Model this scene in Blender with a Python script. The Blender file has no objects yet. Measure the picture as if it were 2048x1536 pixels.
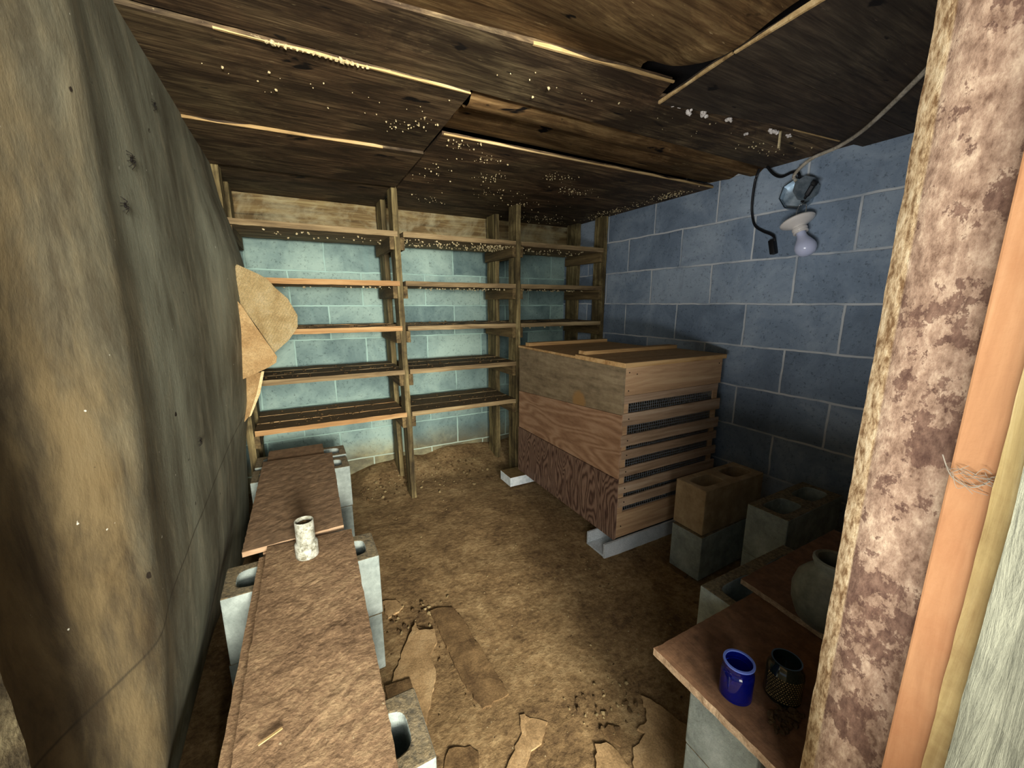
import bpy, bmesh, math, random
from mathutils import Vector, Matrix, noise
random.seed(7)
C = bpy.context.scene.collection
SC = bpy.context.scene
H = 1.13                       # eye height above the dirt floor

# ------------------------------------------------------------------ camera, light, exposure
cam_data = bpy.data.cameras.new('camera'); cam = bpy.data.objects.new('camera', cam_data); C.objects.link(cam)
cam_data.sensor_width = 36; cam_data.lens = 800/2048*36; cam_data.clip_start = 0.01
cam.location = (0, 0, H)
cam.rotation_euler = (math.radians(90-11.4), 0, math.radians(-28.1))
SC.camera = cam
w = bpy.data.worlds.new('world'); SC.world = w; w.use_nodes = True
w.node_tree.nodes['Background'].inputs[0].default_value = (0.75, 0.88, 1.0, 1)
w.node_tree.nodes['Background'].inputs[1].default_value = 0.5
SC.view_settings.view_transform = 'Standard'; SC.view_settings.look = 'None'
SC.view_settings.exposure = 0.0; SC.view_settings.gamma = 1
def area(name, loc, target, sx, sy, power, col):
    l = bpy.data.lights.new(name, 'AREA'); l.shape = 'RECTANGLE'; l.size = sx; l.size_y = sy; l.energy = power; l.color = col
    o = bpy.data.objects.new(name, l); C.objects.link(o); o.location = loc
    o.rotation_euler = (Vector(target)-Vector(loc)).to_track_quat('-Z', 'Y').to_euler()
    return o
# daylight falling in through the open doorway the photographer stands in
area('doorway_daylight', (0.10, -1.75, H+0.05), (0.35, 2.0, 0.8), 0.45, 0.45, 185, (1.0, 0.95, 0.84))
area('doorway_skylight', (-0.3, -1.9, H+0.3), (0.8, 1.8, 0.6), 2.3, 1.4, 135, (1.0, 0.98, 0.93))
# low lamp added unseen on the left; an added wall cuts its lower rays
area('added_low_fill', (-1.6, -0.45, 0.30), (1.9, 1.3, 1.3), 1.5, 0.35, 95, (0.97, 0.98, 1.0))

# ------------------------------------------------------------------ helpers
def lin(c):
    return tuple(((v/255)/12.92 if v/255 <= .04045 else ((v/255+.055)/1.055)**2.4) for v in c)+(1,)
class NT:
    def __init__(s, name):
        s.m = bpy.data.materials.new(name); s.m.use_nodes = True; s.t = s.m.node_tree; s.n = s.t.nodes
        s.b = s.n['Principled BSDF']; s.co = s.n.new('ShaderNodeTexCoord')
        s.b.inputs['Specular IOR Level'].default_value = 0.25
    def map(s, scale=(1,1,1), loc=(0,0,0), rot=(0,0,0)):
        m = s.n.new('ShaderNodeMapping'); m.inputs['Scale'].default_value = scale; m.inputs['Location'].default_value = loc
        m.inputs['Rotation'].default_value = rot; s.t.links.new(s.co.outputs['Object'], m.inputs[0]); return m.outputs[0]
    def noise(s, vec, scale, detail=6, rough=.6, dist=0):
        n = s.n.new('ShaderNodeTexNoise'); n.inputs['Scale'].default_value = scale; n.inputs['Detail'].default_value = detail
        n.inputs['Roughness'].default_value = rough; n.inputs['Distortion'].default_value = dist
        s.t.links.new(vec, n.inputs['Vector']); return n.outputs['Fac']
    def wave(s, vec, scale, dist, dscale=1.5, detail=3, axis='X'):
        n = s.n.new('ShaderNodeTexWave'); n.bands_direction = axis; n.inputs['Scale'].default_value = scale
        n.inputs['Distortion'].default_value = dist; n.inputs['Detail'].default_value = detail; n.inputs['Detail Scale'].default_value = dscale
        s.t.links.new(vec, n.inputs['Vector']); return n.outputs['Fac']
    def ramp(s, fac, stops):
        r = s.n.new('ShaderNodeValToRGB'); e = r.color_ramp.elements
        while len(e) < len(stops): e.new(.5)
        for i, (p, c) in enumerate(stops): e[i].position = p; e[i].color = lin(c) if max(c) > 1 else tuple(c)+(1,)
        s.t.links.new(fac, r.inputs[0]); return r.outputs[0]
    def mix(s, fac, a, b, mode='MIX'):
        m = s.n.new('ShaderNodeMix'); m.data_type = 'RGBA'; m.blend_type = mode
        for sock, v in ((m.inputs[0], fac), (m.inputs[6], a), (m.inputs[7], b)):
            if hasattr(v, 'node'): s.t.links.new(v, sock)
            elif isinstance(v, (int, float)): sock.default_value = v
            else: sock.default_value = lin(v)
        return m.outputs[2]
    def math(s, op, a, b=0.0):
        m = s.n.new('ShaderNodeMath'); m.operation = op
        for i, v in enumerate((a, b)):
            if hasattr(v, 'node'): s.t.links.new(v, m.inputs[i])
            else: m.inputs[i].default_value = v
        return m.outputs[0]
    def up(s, lo=.5, hi=.9):          # 1 on faces that look upwards, where dust settles
        g = s.n.new('ShaderNodeNewGeometry'); x = s.n.new('ShaderNodeSeparateXYZ'); s.t.links.new(g.outputs['True Normal'], x.inputs[0])
        r = s.n.new('ShaderNodeMapRange'); r.inputs[1].default_value = lo; r.inputs[2].default_value = hi
        s.t.links.new(x.outputs[2], r.inputs[0]); return r.outputs[0]
    def bump(s, h, strength=.5, dist=.01, prev=None):
        b = s.n.new('ShaderNodeBump'); b.inputs['Strength'].default_value = strength; b.inputs['Distance'].default_value = dist
        s.t.links.new(h, b.inputs['Height'])
        if prev is not None: s.t.links.new(prev, b.inputs['Normal'])
        return b.outputs[0]
    def done(s, col, normal=None, rough=.85):
        if hasattr(col, 'node'): s.t.links.new(col, s.b.inputs['Base Color'])
        else: s.b.inputs['Base Color'].default_value = lin(col)
        if hasattr(rough, 'node'): s.t.links.new(rough, s.b.inputs['Roughness'])
        else: s.b.inputs['Roughness'].default_value = rough
        if normal is not None: s.t.links.new(normal, s.b.inputs['Normal'])
        return s.m

def wood(name, dark, mid, light, axis='x', dust=None, grain=1.0, blotch=(0, 0, 0), blotch_amt=0.0, bstr=.5, dust_amt=.9):
    s = NT(name)
    k = {'x': (1.6, 26, 26), 'y': (26, 1.6, 26), 'z': (26, 26, 1.6)}[axis]
    v = s.map(k)
    n1 = s.noise(v, 1.6*grain, 8, .68, .6)
    k2 = {'x': (.5, 5, 5), 'y': (5, .5, 5), 'z': (5, 5, .5)}[axis]
    n2 = s.noise(s.map(k2, (3.1, 1.7, 5.2)), 2.2, 5, .6, .8)
    f = s.math('ADD', s.math('MULTIPLY', n1, .62), s.math('MULTIPLY', n2, .38))
    c = s.ramp(f, [(.36, dark), (.5, mid), (.64, light)])
    if blotch_amt:
        nb = s.noise(s.map((1, 1, 1), (9, 4, 2)), 5, 7, .7, .5)
        c = s.mix(s.math('MULTIPLY', s.ramp(nb, [(.45, (0, 0, 0)), (.62, (1, 1, 1))]), blotch_amt), c, blotch)
    h = f
    if dust:
        nd = s.noise(s.map(), 38, 8, .7); d = s.ramp(nd, [(.3, tuple(int(q*.62) for q in dust)), (.7, dust)])
        c = s.mix(s.math('MULTIPLY', s.up(), dust_amt), c, d)
    nf = s.noise(s.map(), 160, 3, .6)
    return s.done(c, s.bump(nf, .25, .002, s.bump(h, bstr, .006)), .8)

def gritty(name, stops, scale=14, bscale=60, bstr=.6, bdist=.008, rough=.95, stretch=(1, 1, 1), fine=220):
    s = NT(name); n = s.noise(s.map(stretch), scale, 9, .68, .3)
    c = s.ramp(n, stops)
    n2 = s.noise(s.map(stretch), bscale, 8, .7); n3 = s.noise(s.map(), fine, 4, .6)
    c = s.mix(.5, c, s.ramp(n3, [(.3, (110, 110, 110)), (.7, (255, 255, 255))]), 'MULTIPLY')
    return s.done(c, s.bump(n3, .4, .002, s.bump(n2, bstr, bdist)), rough)

def block_wall(name, axes, off, face1, face2, face3, mortar, stain, stain_lo=.55):
    s = NT(name)
    sep = s.n.new('ShaderNodeSeparateXYZ'); s.t.links.new(s.co.outputs['Object'], sep.inputs[0])
    cmb = s.n.new('ShaderNodeCombineXYZ')
    s.t.links.new(s.math('ADD', sep.outputs[axes], off[0]), cmb.inputs[0]); s.t.links.new(s.math('ADD', sep.outputs[2], off[1]), cmb.inputs[1])
    wob = s.n.new('ShaderNodeTexNoise'); wob.inputs['Scale'].default_value = 9; s.t.links.new(s.co.outputs['Object'], wob.inputs['Vector'])
    wv = s.n.new('ShaderNodeVectorMath'); wv.operation = 'MULTIPLY_ADD'; wv.inputs[1].default_value = (.012, .012, 0)
    s.t.links.new(wob.outputs['Color'], wv.inputs[0]); s.t.links.new(cmb.outputs[0], wv.inputs[2])
    b = s.n.new('ShaderNodeTexBrick'); s.t.links.new(wv.outputs[0], b.inputs['Vector'])
    b.inputs['Scale'].default_value = 1; b.inputs['Brick Width'].default_value = .4064; b.inputs['Row Height'].default_value = .2032
    b.inputs['Mortar Size'].default_value = .0055; b.inputs['Mortar Smooth'].default_value = .35; b.inputs['Bias'].default_value = 0
    b.inputs['Color1'].default_value = (.15, .15, .15, 1); b.inputs['Color2'].default_value = (.95, .95, .95, 1); b.inputs['Mortar'].default_value = (.5, .5, .5, 1)
    n = s.noise(s.map(), 3.2, 8, .66, .5)
    f = s.math('ADD', s.math('MULTIPLY', n, .75), s.math('MULTIPLY', b.outputs['Color'], .25))
    c = s.ramp(f, [(.33, face1), (.5, face2), (.66, face3)])
    speck = s.noise(s.map(), 75, 5, .75)
    c = s.mix(s.ramp(speck, [(.56, (0, 0, 0)), (.66, (1, 1, 1))]), c, s.mix(.55, c, (30, 40, 42)))
    drip = s.noise(s.map((7, 7, .7), (2, 5, 1)), 1.5, 6, .6, .3)
    c = s.mix(s.math('MULTIPLY', s.ramp(drip, [(stain_lo, (0, 0, 0)), (stain_lo+.14, (1, 1, 1))]), .7), c, stain)
    mn = s.noise(s.map(), 7, 4, .6)
    mf = s.math('MULTIPLY', b.outputs['Fac'], s.ramp(mn, [(.3, (.3, .3, .3)), (.55, (1, 1, 1))]))
    c = s.mix(mf, c, mortar)
    # the lowest course is yellowish and dirty above the soil
    z = s.n.new('ShaderNodeMapRange'); z.inputs[1].default_value = .30; z.inputs[2].default_value = .16
    s.t.links.new(s.math('ADD', sep.outputs[2], s.math('MULTIPLY', s.noise(s.map(), 6, 5, .6), .12)), z.inputs[0])
    c = s.mix(s.math('MULTIPLY', z.outputs[0], .8), c, s.mix(b.outputs['Fac'], s.ramp(n, [(.4, (104, 92, 62)), (.6, (170, 160, 112))]), (178, 190, 168)))
    nb = s.noise(s.map(), 130, 6, .7); big = s.noise(s.map(), 14, 5, .6)
    nrm = s.bump(s.math('MULTIPLY', b.outputs['Fac'], -1.0), .55, .006, s.bump(big, .3, .01, s.bump(nb, .45, .003)))
    return s.done(c, nrm, .8)

def shade(me, deg=42):
    b = bmesh.new(); b.from_mesh(me)
    for f in b.faces: f.smooth = True
    for e in b.edges: e.smooth = not (len(e.link_faces) == 2 and e.calc_face_angle(0) > math.radians(deg))
    b.to_mesh(me); b.free()
def finish(name, bm, mat, parent=None, base=None, smooth=False):
    """one mesh object; its origin is the parent's base, or the point given"""
    me = bpy.data.meshes.new(name)
    bmesh.ops.recalc_face_normals(bm, faces=bm.faces)
    if parent is not None: off = Vector(parent['_w']) if '_w' in parent else parent.location
    elif base is not None: off = Vector(base)
    else:
        xs = [v.co for v in bm.verts]
        off = Vector(((min(p.x for p in xs)+max(p.x for p in xs))/2, (min(p.y for p in xs)+max(p.y for p in xs))/2, min(p.z for p in xs)))
    bm.transform(Matrix.Translation(-off)); bm.to_mesh(me); bm.free()
    if smooth: shade(me)
    me.materials.append(mat)
    o = bpy.data.objects.new(name, me); C.objects.link(o)
    if parent is not None:
        o.parent = parent; ROOT[o.name] = Vector(off)
    else: o.location = off
    return o
ROOT = {}
def sub(name, bm, mat, part, smooth=False):
    """sub-part: hangs under a part whose own origin coincides with the thing's base"""
    off = part.parent.location if part.parent else part.location
    me = bpy.data.meshes.new(name); bmesh.ops.recalc_face_normals(bm, faces=bm.faces)
    bm.transform(Matrix.Translation(-off)); bm.to_mesh(me); bm.free(); me.materials.append(mat)
    if smooth:
        for p in me.polygons: p.use_smooth = True
    o = bpy.data.objects.new(name, me); C.objects.link(o); o.parent = part; return o
def empty(name, loc, label, cat, group=None, rz=0):
    o = bpy.data.objects.new(name, None); C.objects.link(o); o.location = loc; o.rotation_euler = (0, 0, rz); o.empty_display_size = .05
    return tag(o, label, cat, group)
def tag(o, label=None, cat=None, group=None, kind=None):
    if label: o['label'] = label
    if cat: o['category'] = cat
    if group: o['group'] = group
    if kind: o['kind'] = kind
    return o
def box(bm, x0, x1, y0, y1, z0, z1, bev=0.0, cuts=None, rough=0, seed=0, rot=None):
    """a box, optionally cut into a grid so that its faces can be roughened"""
    if cuts:
        nx, ny, nz = [max(1, int(round(d/cuts))) for d in (x1-x0, y1-y0, z1-z0)]
        idx = {}
        def V(i, j, k):
            if (i, j, k) not in idx:
                p = Vector((x0+(x1-x0)*i/nx, y0+(y1-y0)*j/ny, z0+(z1-z0)*k/nz))
                if rough:
                    q = p*(1/ max(cuts*2.2, .01))+Vector((seed*3.7, seed, 1.3))
                    p = p+noise.noise_vector(q)*rough+noise.noise_vector(p*55+Vector((seed, 0, 0)))*rough*.5
                idx[(i, j, k)] = bm.verts.new(p)
            return idx[(i, j, k)]
        for i in range(nx):
            for j in range(ny):
                for k in (0, nz): bm.faces.new([V(i, j, k), V(i+1, j, k), V(i+1, j+1, k), V(i, j+1, k)])
        for i in range(nx):
            for k in range(nz):
                for j in (0, ny): bm.faces.new([V(i, j, k), V(i+1, j, k), V(i+1, j, k+1), V(i, j, k+1)])
        for j in range(ny):
            for k in range(nz):
                for i in (0, nx): bm.faces.new([V(i, j, k), V(i, j+1, k), V(i, j+1, k+1), V(i, j, k+1)])
        return list(idx.values())
    vs = [bm.verts.new((x, y, z)) for x in (x0, x1) for y in (y0, y1) for z in (z0, z1)]
    F = [bm.faces.new([vs[i] for i in q]) for q in ((0, 1, 3, 2), (4, 6, 7, 5), (0, 4, 5, 1), (2, 3, 7, 6), (0, 2, 6, 4), (1, 5, 7, 3))]
    if bev:
        es = {e for f in F for e in f.edges}
        bmesh.ops.bevel(bm, geom=list(es), offset=bev, segments=2, affect='EDGES', profile=.6)
    return vs
def slab(bm, pts, z0, z1, jit=0, sub_=0, seed=0):
    """a slab with a traced outline; jit roughens the outline"""
    P = []
    for i in range(len(pts)):
        a = Vector(pts[i]); b = Vector(pts[(i+1) % len(pts)]); L = (b-a).length
        n = max(1, int(L/sub_)) if sub_ else 1
        for k in range(n):
            p = a.lerp(b, k/n)
            if jit and (k or jit > .004): p = p+Vector((noise.noise(Vector((p.x*60, p.y*60, seed))), noise.noise(Vector((p.x*60, p.y*60, seed+9)))))*jit
            P.append(p)
    top = [bm.verts.new((p.x, p.y, z1)) for p in P]; bot = [bm.verts.new((p.x, p.y, z0)) for p in P]
    bm.faces.new(top); bm.faces.new(list(reversed(bot)))
    for i in range(len(P)):
        j = (i+1) % len(P); bm.faces.new([top[i], bot[i], bot[j], top[j]])
    return top+bot
def lathe(bm, prof, c, axis=Vector((0, 0, 1)), n=40, closed=False):
    """revolve (radius, height) pairs about an axis through c"""
    q = Vector((0, 0, 1)).rotation_difference(Vector(axis).normalized()); R = []
    for r, h in prof:
        R.append([bm.verts.new(Vector(c)+q @ Vector((r*math.cos(2*math.pi*i/n), r*math.sin(2*math.pi*i/n), h))) for i in range(n)] if r > 1e-6 else [bm.verts.new(Vector(c)+q @ Vector((0, 0, h)))])
    for a, b in zip(R, R[1:]):
        for i in range(n):
            j = (i+1) % n
            if len(a) == 1 and len(b) == 1: continue
            if len(a) == 1: bm.faces.new([a[0], b[i], b[j]])
            elif len(b) == 1: bm.faces.new([a[i], b[0], a[j]])
            else: bm.faces.new([a[i], b[i], b[j], a[j]])
def tube(bm, pts, r, n=8, smooth=True):
    P = [Vector(p) for p in pts]
    if smooth and len(P) > 2:
        Q = []
        for i in range(len(P)-1):
            p0, p1, p2, p3 = P[max(i-1, 0)], P[i], P[i+1], P[min(i+2, len(P)-1)]
            for k in range(6):
                t = k/6; Q.append(.5*((2*p1)+(p2-p0)*t+(2*p0-5*p1+4*p2-p3)*t*t+(3*p1-p0-3*p2+p3)*t**3))
        Q.append(P[-1]); P = Q
    rings = []; up = Vector((0, 0, 1))
    for i, p in enumerate(P):
        t = (P[min(i+1, len(P)-1)]-P[max(i-1, 0)]).normalized()
        a = t.cross(up if abs(t.dot(up)) < .95 else Vector((1, 0, 0))).normalized(); b = t.cross(a)
        rr = r[i*(len(r)-1)//max(1, len(P)-1)] if isinstance(r, (list, tuple)) else r
        rings.append([bm.verts.new(p+(a*math.cos(2*math.pi*k/n)+b*math.sin(2*math.pi*k/n))*rr) for k in range(n)])
    for A, B in zip(rings, rings[1:]):
        for k in range(n): bm.faces.new([A[k], A[(k+1) % n], B[(k+1) % n], B[k]])
    bm.faces.new(rings[0]); bm.faces.new(rings[-1])
def grid(bm, us, vs, fn):
    G = [[bm.verts.new(fn(u, v)) for v in vs] for u in us]
    for i in range(len(us)-1):
        for j in range(len(vs)-1): bm.faces.new([G[i][j], G[i+1][j], G[i+1][j+1], G[i][j+1]])
    return G
def steps(a, b, d):
    n = max(1, int(round((b-a)/d))); return [a+(b-a)*i/n for i in range(n+1)]
def sm(a, b, x):
    t = min(1, max(0, (x-a)/(b-a))); return t*t*(3-2*t)
def fbm(p, o=4):
    s = 0; a = 1
    for i in range(o): s += noise.noise(p)*a; p = p*2.1+Vector((3.3, 1.1, 7.7)); a *= .5
    return s
NEW = bmesh.new

# ------------------------------------------------------------------ materials
M_back = block_wall('teal_light_tinted_block', 0, (-.80+.4064*4, -.105+.2032*4), (88, 110, 110), (126, 150, 144), (160, 184, 172), (164, 196, 184), (120, 150, 146), .62)  # teal cast of the mixed light is put into the block colour
M_right = block_wall('blue_light_tinted_block', 1, (-1.424+.4064*4, -.117+.2032*4), (92, 106, 122), (124, 140, 156), (156, 170, 182), (196, 200, 200), (104, 112, 122), .62)  # cool blue light on this wall is carried by the block colour
LA, LB, LC = 0.0485, -0.9988, 0.5699
M_plaster = NT('olive_grey_plaster')
def _pl(s):
    n = s.noise(s.map((3, 2.2, 1.2)), 1.5, 9, .62, .3); n2 = s.noise(s.map((9, 5, 1.6), (4, 1, 3)), 2.6, 9, .68, .3)
    c = s.ramp(n, [(.32, (84, 80, 64)), (.48, (116, 116, 98)), (.66, (146, 148, 128))])
    c = s.mix(s.math('MULTIPLY', s.ramp(n2, [(.5, (0, 0, 0)), (.66, (1, 1, 1))]), .45), c, (166, 160, 134))
    c = s.mix(s.math('MULTIPLY', s.ramp(n2, [(.34, (1, 1, 1)), (.46, (0, 0, 0))]), .45), c, (74, 66, 48))
    # the end by the doorway is browner, shade also darkened into its colour
    sep = s.n.new('ShaderNodeSeparateXYZ'); s.t.links.new(s.co.outputs['Object'], sep.inputs[0])
    r = s.n.new('ShaderNodeMapRange'); r.inputs[1].default_value = .98; r.inputs[2].default_value = .70
    s.t.links.new(s.math('ADD', sep.outputs[1], s.math('MULTIPLY', s.math('SUBTRACT', n, .5), .3)), r.inputs[0])
    c = s.mix(s.math('MULTIPLY', r.outputs[0], .85), c, s.ramp(n2, [(.4, (56, 42, 22)), (.6, (98, 80, 48))]))
    # long diagonal scratch
    ln = s.math('ADD', s.math('ADD', s.math('MULTIPLY', sep.outputs[1], LA), s.math('MULTIPLY', sep.outputs[2], LB)), s.math('ADD', LC, s.math('MULTIPLY', s.math('SUBTRACT', s.noise(s.map(), 6, 3, .5), .5), .012)))
    c = s.mix(s.ramp(s.math('ABSOLUTE', ln), [(.0008, (.8, .8, .8)), (.0022, (0, 0, 0))]), c, (48, 42, 30))
    sp = s.noise(s.map(), 26, 3, .5); c = s.mix(s.ramp(sp, [(.73, (0, 0, 0)), (.75, (1, 1, 1))]), c, (44, 36, 26))
    ws = s.noise(s.map((1, 1, 1), (5, 5, 5)), 60, 2, .5); c = s.mix(s.ramp(ws, [(.77, (0, 0, 0)), (.79, (1, 1, 1))]), c, (206, 204, 186))
    n3 = s.noise(s.map((1, 1, .6)), 120, 6, .7)
    return s.done(c, s.bump(n3, .45, .002, s.bump(n2, .55, .005, s.bump(n, .15, .010))), .8)
M_plaster = _pl(M_plaster)
def _dirt(name, a, b, c_, k=1.0):
    s = NT(name); n = s.noise(s.map(), 5, 9, .7, .4); n2 = s.noise(s.map((1, 1.25, 1)), 48*k, 9, .72); n3 = s.noise(s.map(), 210, 5, .7)
    vo = s.n.new('ShaderNodeTexVoronoi'); vo.inputs['Scale'].default_value = 62*k; s.t.links.new(s.map(), vo.inputs['Vector'])
    c = s.ramp(s.math('ADD', s.math('MULTIPLY', n, .5), s.math('MULTIPLY', n2, .5)), [(.38, a), (.5, b), (.62, c_)])
    c = s.mix(s.ramp(n3, [(.35, (.5, .5, .5)), (.5, (0, 0, 0))]), c, s.mix(.5, c, (20, 14, 8)))
    sp = s.noise(s.map(), 105, 2, .5); c = s.mix(s.ramp(sp, [(.73, (0, 0, 0)), (.76, (1, 1, 1))]), c, (196, 180, 142))
    patch = s.ramp(s.noise(s.map((1, 1, 1), (7, 7, 7)), 3.5, 4, .6), [(.4, (.25, .25, .25)), (.62, (1, 1, 1))])
    h = s.math('ADD', s.math('MULTIPLY', n2, patch), s.math('MULTIPLY', vo.outputs['Distance'], .25))
    return s.done(c, s.bump(n3, .5, .003, s.bump(h, .7, .009/k)), .95)
M_dirt = _dirt('packed_brown_dirt', (86, 66, 42), (134, 108, 72), (170, 144, 102))
M_dirtboard = _dirt('dirt_caked_board', (98, 76, 54), (142, 114, 84), (176, 148, 110), 1.9)
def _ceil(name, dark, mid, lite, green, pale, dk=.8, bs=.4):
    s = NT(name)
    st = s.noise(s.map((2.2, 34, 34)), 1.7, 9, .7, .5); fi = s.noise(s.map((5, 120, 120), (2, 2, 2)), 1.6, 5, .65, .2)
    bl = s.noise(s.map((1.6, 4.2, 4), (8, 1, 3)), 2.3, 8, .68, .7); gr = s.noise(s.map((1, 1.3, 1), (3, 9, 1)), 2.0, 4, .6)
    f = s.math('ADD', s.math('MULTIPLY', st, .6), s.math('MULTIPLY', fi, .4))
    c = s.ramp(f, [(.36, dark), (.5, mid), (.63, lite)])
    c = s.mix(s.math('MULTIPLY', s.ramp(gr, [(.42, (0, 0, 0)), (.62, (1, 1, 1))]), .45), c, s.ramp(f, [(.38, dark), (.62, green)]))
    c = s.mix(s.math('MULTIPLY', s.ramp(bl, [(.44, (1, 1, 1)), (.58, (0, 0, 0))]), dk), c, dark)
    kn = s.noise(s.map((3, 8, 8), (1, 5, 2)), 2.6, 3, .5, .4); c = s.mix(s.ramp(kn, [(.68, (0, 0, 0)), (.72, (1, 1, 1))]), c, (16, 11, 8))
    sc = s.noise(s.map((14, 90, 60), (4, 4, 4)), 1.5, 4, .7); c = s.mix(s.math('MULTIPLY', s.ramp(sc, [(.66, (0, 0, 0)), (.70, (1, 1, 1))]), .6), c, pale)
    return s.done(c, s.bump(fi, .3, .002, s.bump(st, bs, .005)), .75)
M_ply_ceil = _ceil('stained_ceiling_plywood', (40, 29, 18), (92, 72, 50), (142, 118, 86), (112, 108, 78), (190, 172, 130))
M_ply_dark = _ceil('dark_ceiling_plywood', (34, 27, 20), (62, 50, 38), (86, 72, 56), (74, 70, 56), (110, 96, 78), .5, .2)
M_ply_warp = _ceil('warped_brown_plywood', (70, 50, 28), (140, 108, 68), (182, 150, 100), (160, 140, 96), (206, 182, 132), .6, .25)
M_edge = wood('pale_split_ply_edge', (110, 84, 50), (180, 150, 100), (218, 192, 142), 'x')
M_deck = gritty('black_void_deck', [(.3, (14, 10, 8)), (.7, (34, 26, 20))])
M_ledger = wood('mouldy_ledger_board', (58, 46, 26), (112, 92, 58), (158, 142, 98), 'x', blotch=(176, 170, 136), blotch_amt=.5)
M_post = wood('weathered_olive_post', (46, 38, 22), (110, 96, 62), (170, 154, 106), 'z', blotch=(40, 31, 18), blotch_amt=.7, bstr=.9)
M_shelf = wood('shelf_plank', (74, 60, 40), (128, 108, 76), (168, 148, 108), 'x', dust=(92, 74, 46), bstr=.8)
M_shelf2 = wood('fresh_pine_shelf_edge', (132, 96, 58), (172, 134, 88), (200, 166, 116), 'x', dust=(92, 74, 46), bstr=.5)
M_cleat = wood('dark_cleat', (50, 40, 24), (92, 76, 48), (130, 110, 72), 'y', bstr=.8)
M_cab_top = wood('cabinet_pine_lid', (160, 120, 74), (198, 158, 104), (222, 188, 134), 'x', dust=(180, 142, 96), dust_amt=.6, bstr=.2)
M_cab_front = wood('cabinet_front_pine', (154, 122, 90), (188, 152, 114), (212, 180, 140), 'x', bstr=.2)
M_slat = wood('cabinet_slat_wood', (134, 110, 86), (174, 146, 118), (200, 176, 148), 'x', bstr=.3)
def _upper():
    s = NT('grey_brown_side_plywood'); n = s.noise(s.map((1, 1, 1.6)), 7, 9, .7); st = s.noise(s.map((20, 2.5, 22)), 2, 6, .65)
    c = s.ramp(s.math('ADD', s.math('MULTIPLY', n, .6), s.math('MULTIPLY', st, .4)), [(.38, (106, 92, 70)), (.5, (142, 124, 96)), (.62, (168, 150, 118))])
    d = s.n.new('ShaderNodeVectorMath'); d.operation = 'DISTANCE'; s.t.links.new(s.co.outputs['Object'], d.inputs[0]); d.inputs[1].default_value = (-.3275, 1.545-1.70, .655-.062)
    f = s.math('ADD', d.outputs['Value'], s.math('MULTIPLY', s.noise(s.map(), 40, 5, .7), .03))
    c = s.mix(s.ramp(f, [(.055, (.8, .8, .8)), (.075, (0, 0, 0))]), c, (168, 128, 76))
    return s.done(c, s.bump(n, .25, .004, s.bump(st, .3, .003)), .75)
M_cab_upper = _upper()
def _figured(name, a, b, c_, stretch, scale, rings, rot=(0, 0, 0), bs=.5, rg=.24):
    s = NT(name); v = s.map(stretch, (.3, .7, .2), rot); n = s.noise(v, scale, 2, .35, .25)
    ring = s.math('SINE', s.math('MULTIPLY', n, rings)); fine = s.noise(s.map(tuple(q*6 for q in stretch), (0, 0, 0), rot), scale*2.5, 5, .6)
    w1 = s.math('ADD', s.math('MULTIPLY', ring, rg), s.math('ADD', s.math('MULTIPLY', fine, .5), .25))
    c = s.ramp(w1, [(.24, a), (.5, b), (.8, c_)])
    return s.done(c, s.bump(w1, bs, .003, s.bump(s.noise(s.map(), 150, 4, .6), .3, .002)), .7)
M_cab_mid = _figured('figured_red_brown_plywood', (134, 98, 72), (172, 134, 102), (196, 162, 130), (1, .7, 3.2), 1.8, 95, (math.radians(18), 0, 0), .3, .13)
M_cab_low = _figured('bold_grain_dark_plywood', (78, 56, 46), (128, 100, 82), (150, 122, 102), (1, 5.5, 1.3), 2.0, 120, (0, 0, 0), .7)
M_white = gritty('white_painted_metal', [(.3, (186, 196, 200)), (.7, (236, 242, 244))], 8, 30, .2, .003, .5)
M_mesh = NT('galvanised_wire'); M_mesh.b.inputs['Metallic'].default_value = .2; M_mesh = M_mesh.done((126, 132, 138), None, .6)
M_cmu = gritty('pale_concrete_block', [(.3, (138, 146, 138)), (.5, (176, 184, 174)), (.7, (204, 210, 200))], 22, 95, .7, .005)
def _cmu_dusty():
    s = NT('dusty_concrete_block'); n = s.noise(s.map(), 14, 8, .7); n2 = s.noise(s.map(), 110, 6, .7)
    c = s.ramp(n, [(.3, (116, 126, 120)), (.5, (150, 160, 152)), (.7, (182, 192, 184))])
    c = s.mix(s.math('MULTIPLY', s.up(), .88), c, s.ramp(n2, [(.35, (70, 58, 38)), (.65, (146, 126, 88))]))
    return s.done(c, s.bump(n2, .75, .005), .95)
M_cmu = _cmu_dusty()
def _cmu_tan():
    s = NT('tan_concrete_block'); n = s.noise(s.map(), 12, 8, .7); n2 = s.noise(s.map(), 110, 6, .7)
    c = s.ramp(n, [(.3, (128, 108, 78)), (.5, (160, 138, 104)), (.7, (184, 164, 128))])
    return s.done(c, s.bump(n2, .6, .004), .95)
M_cmu_tan = _cmu_tan()
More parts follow.
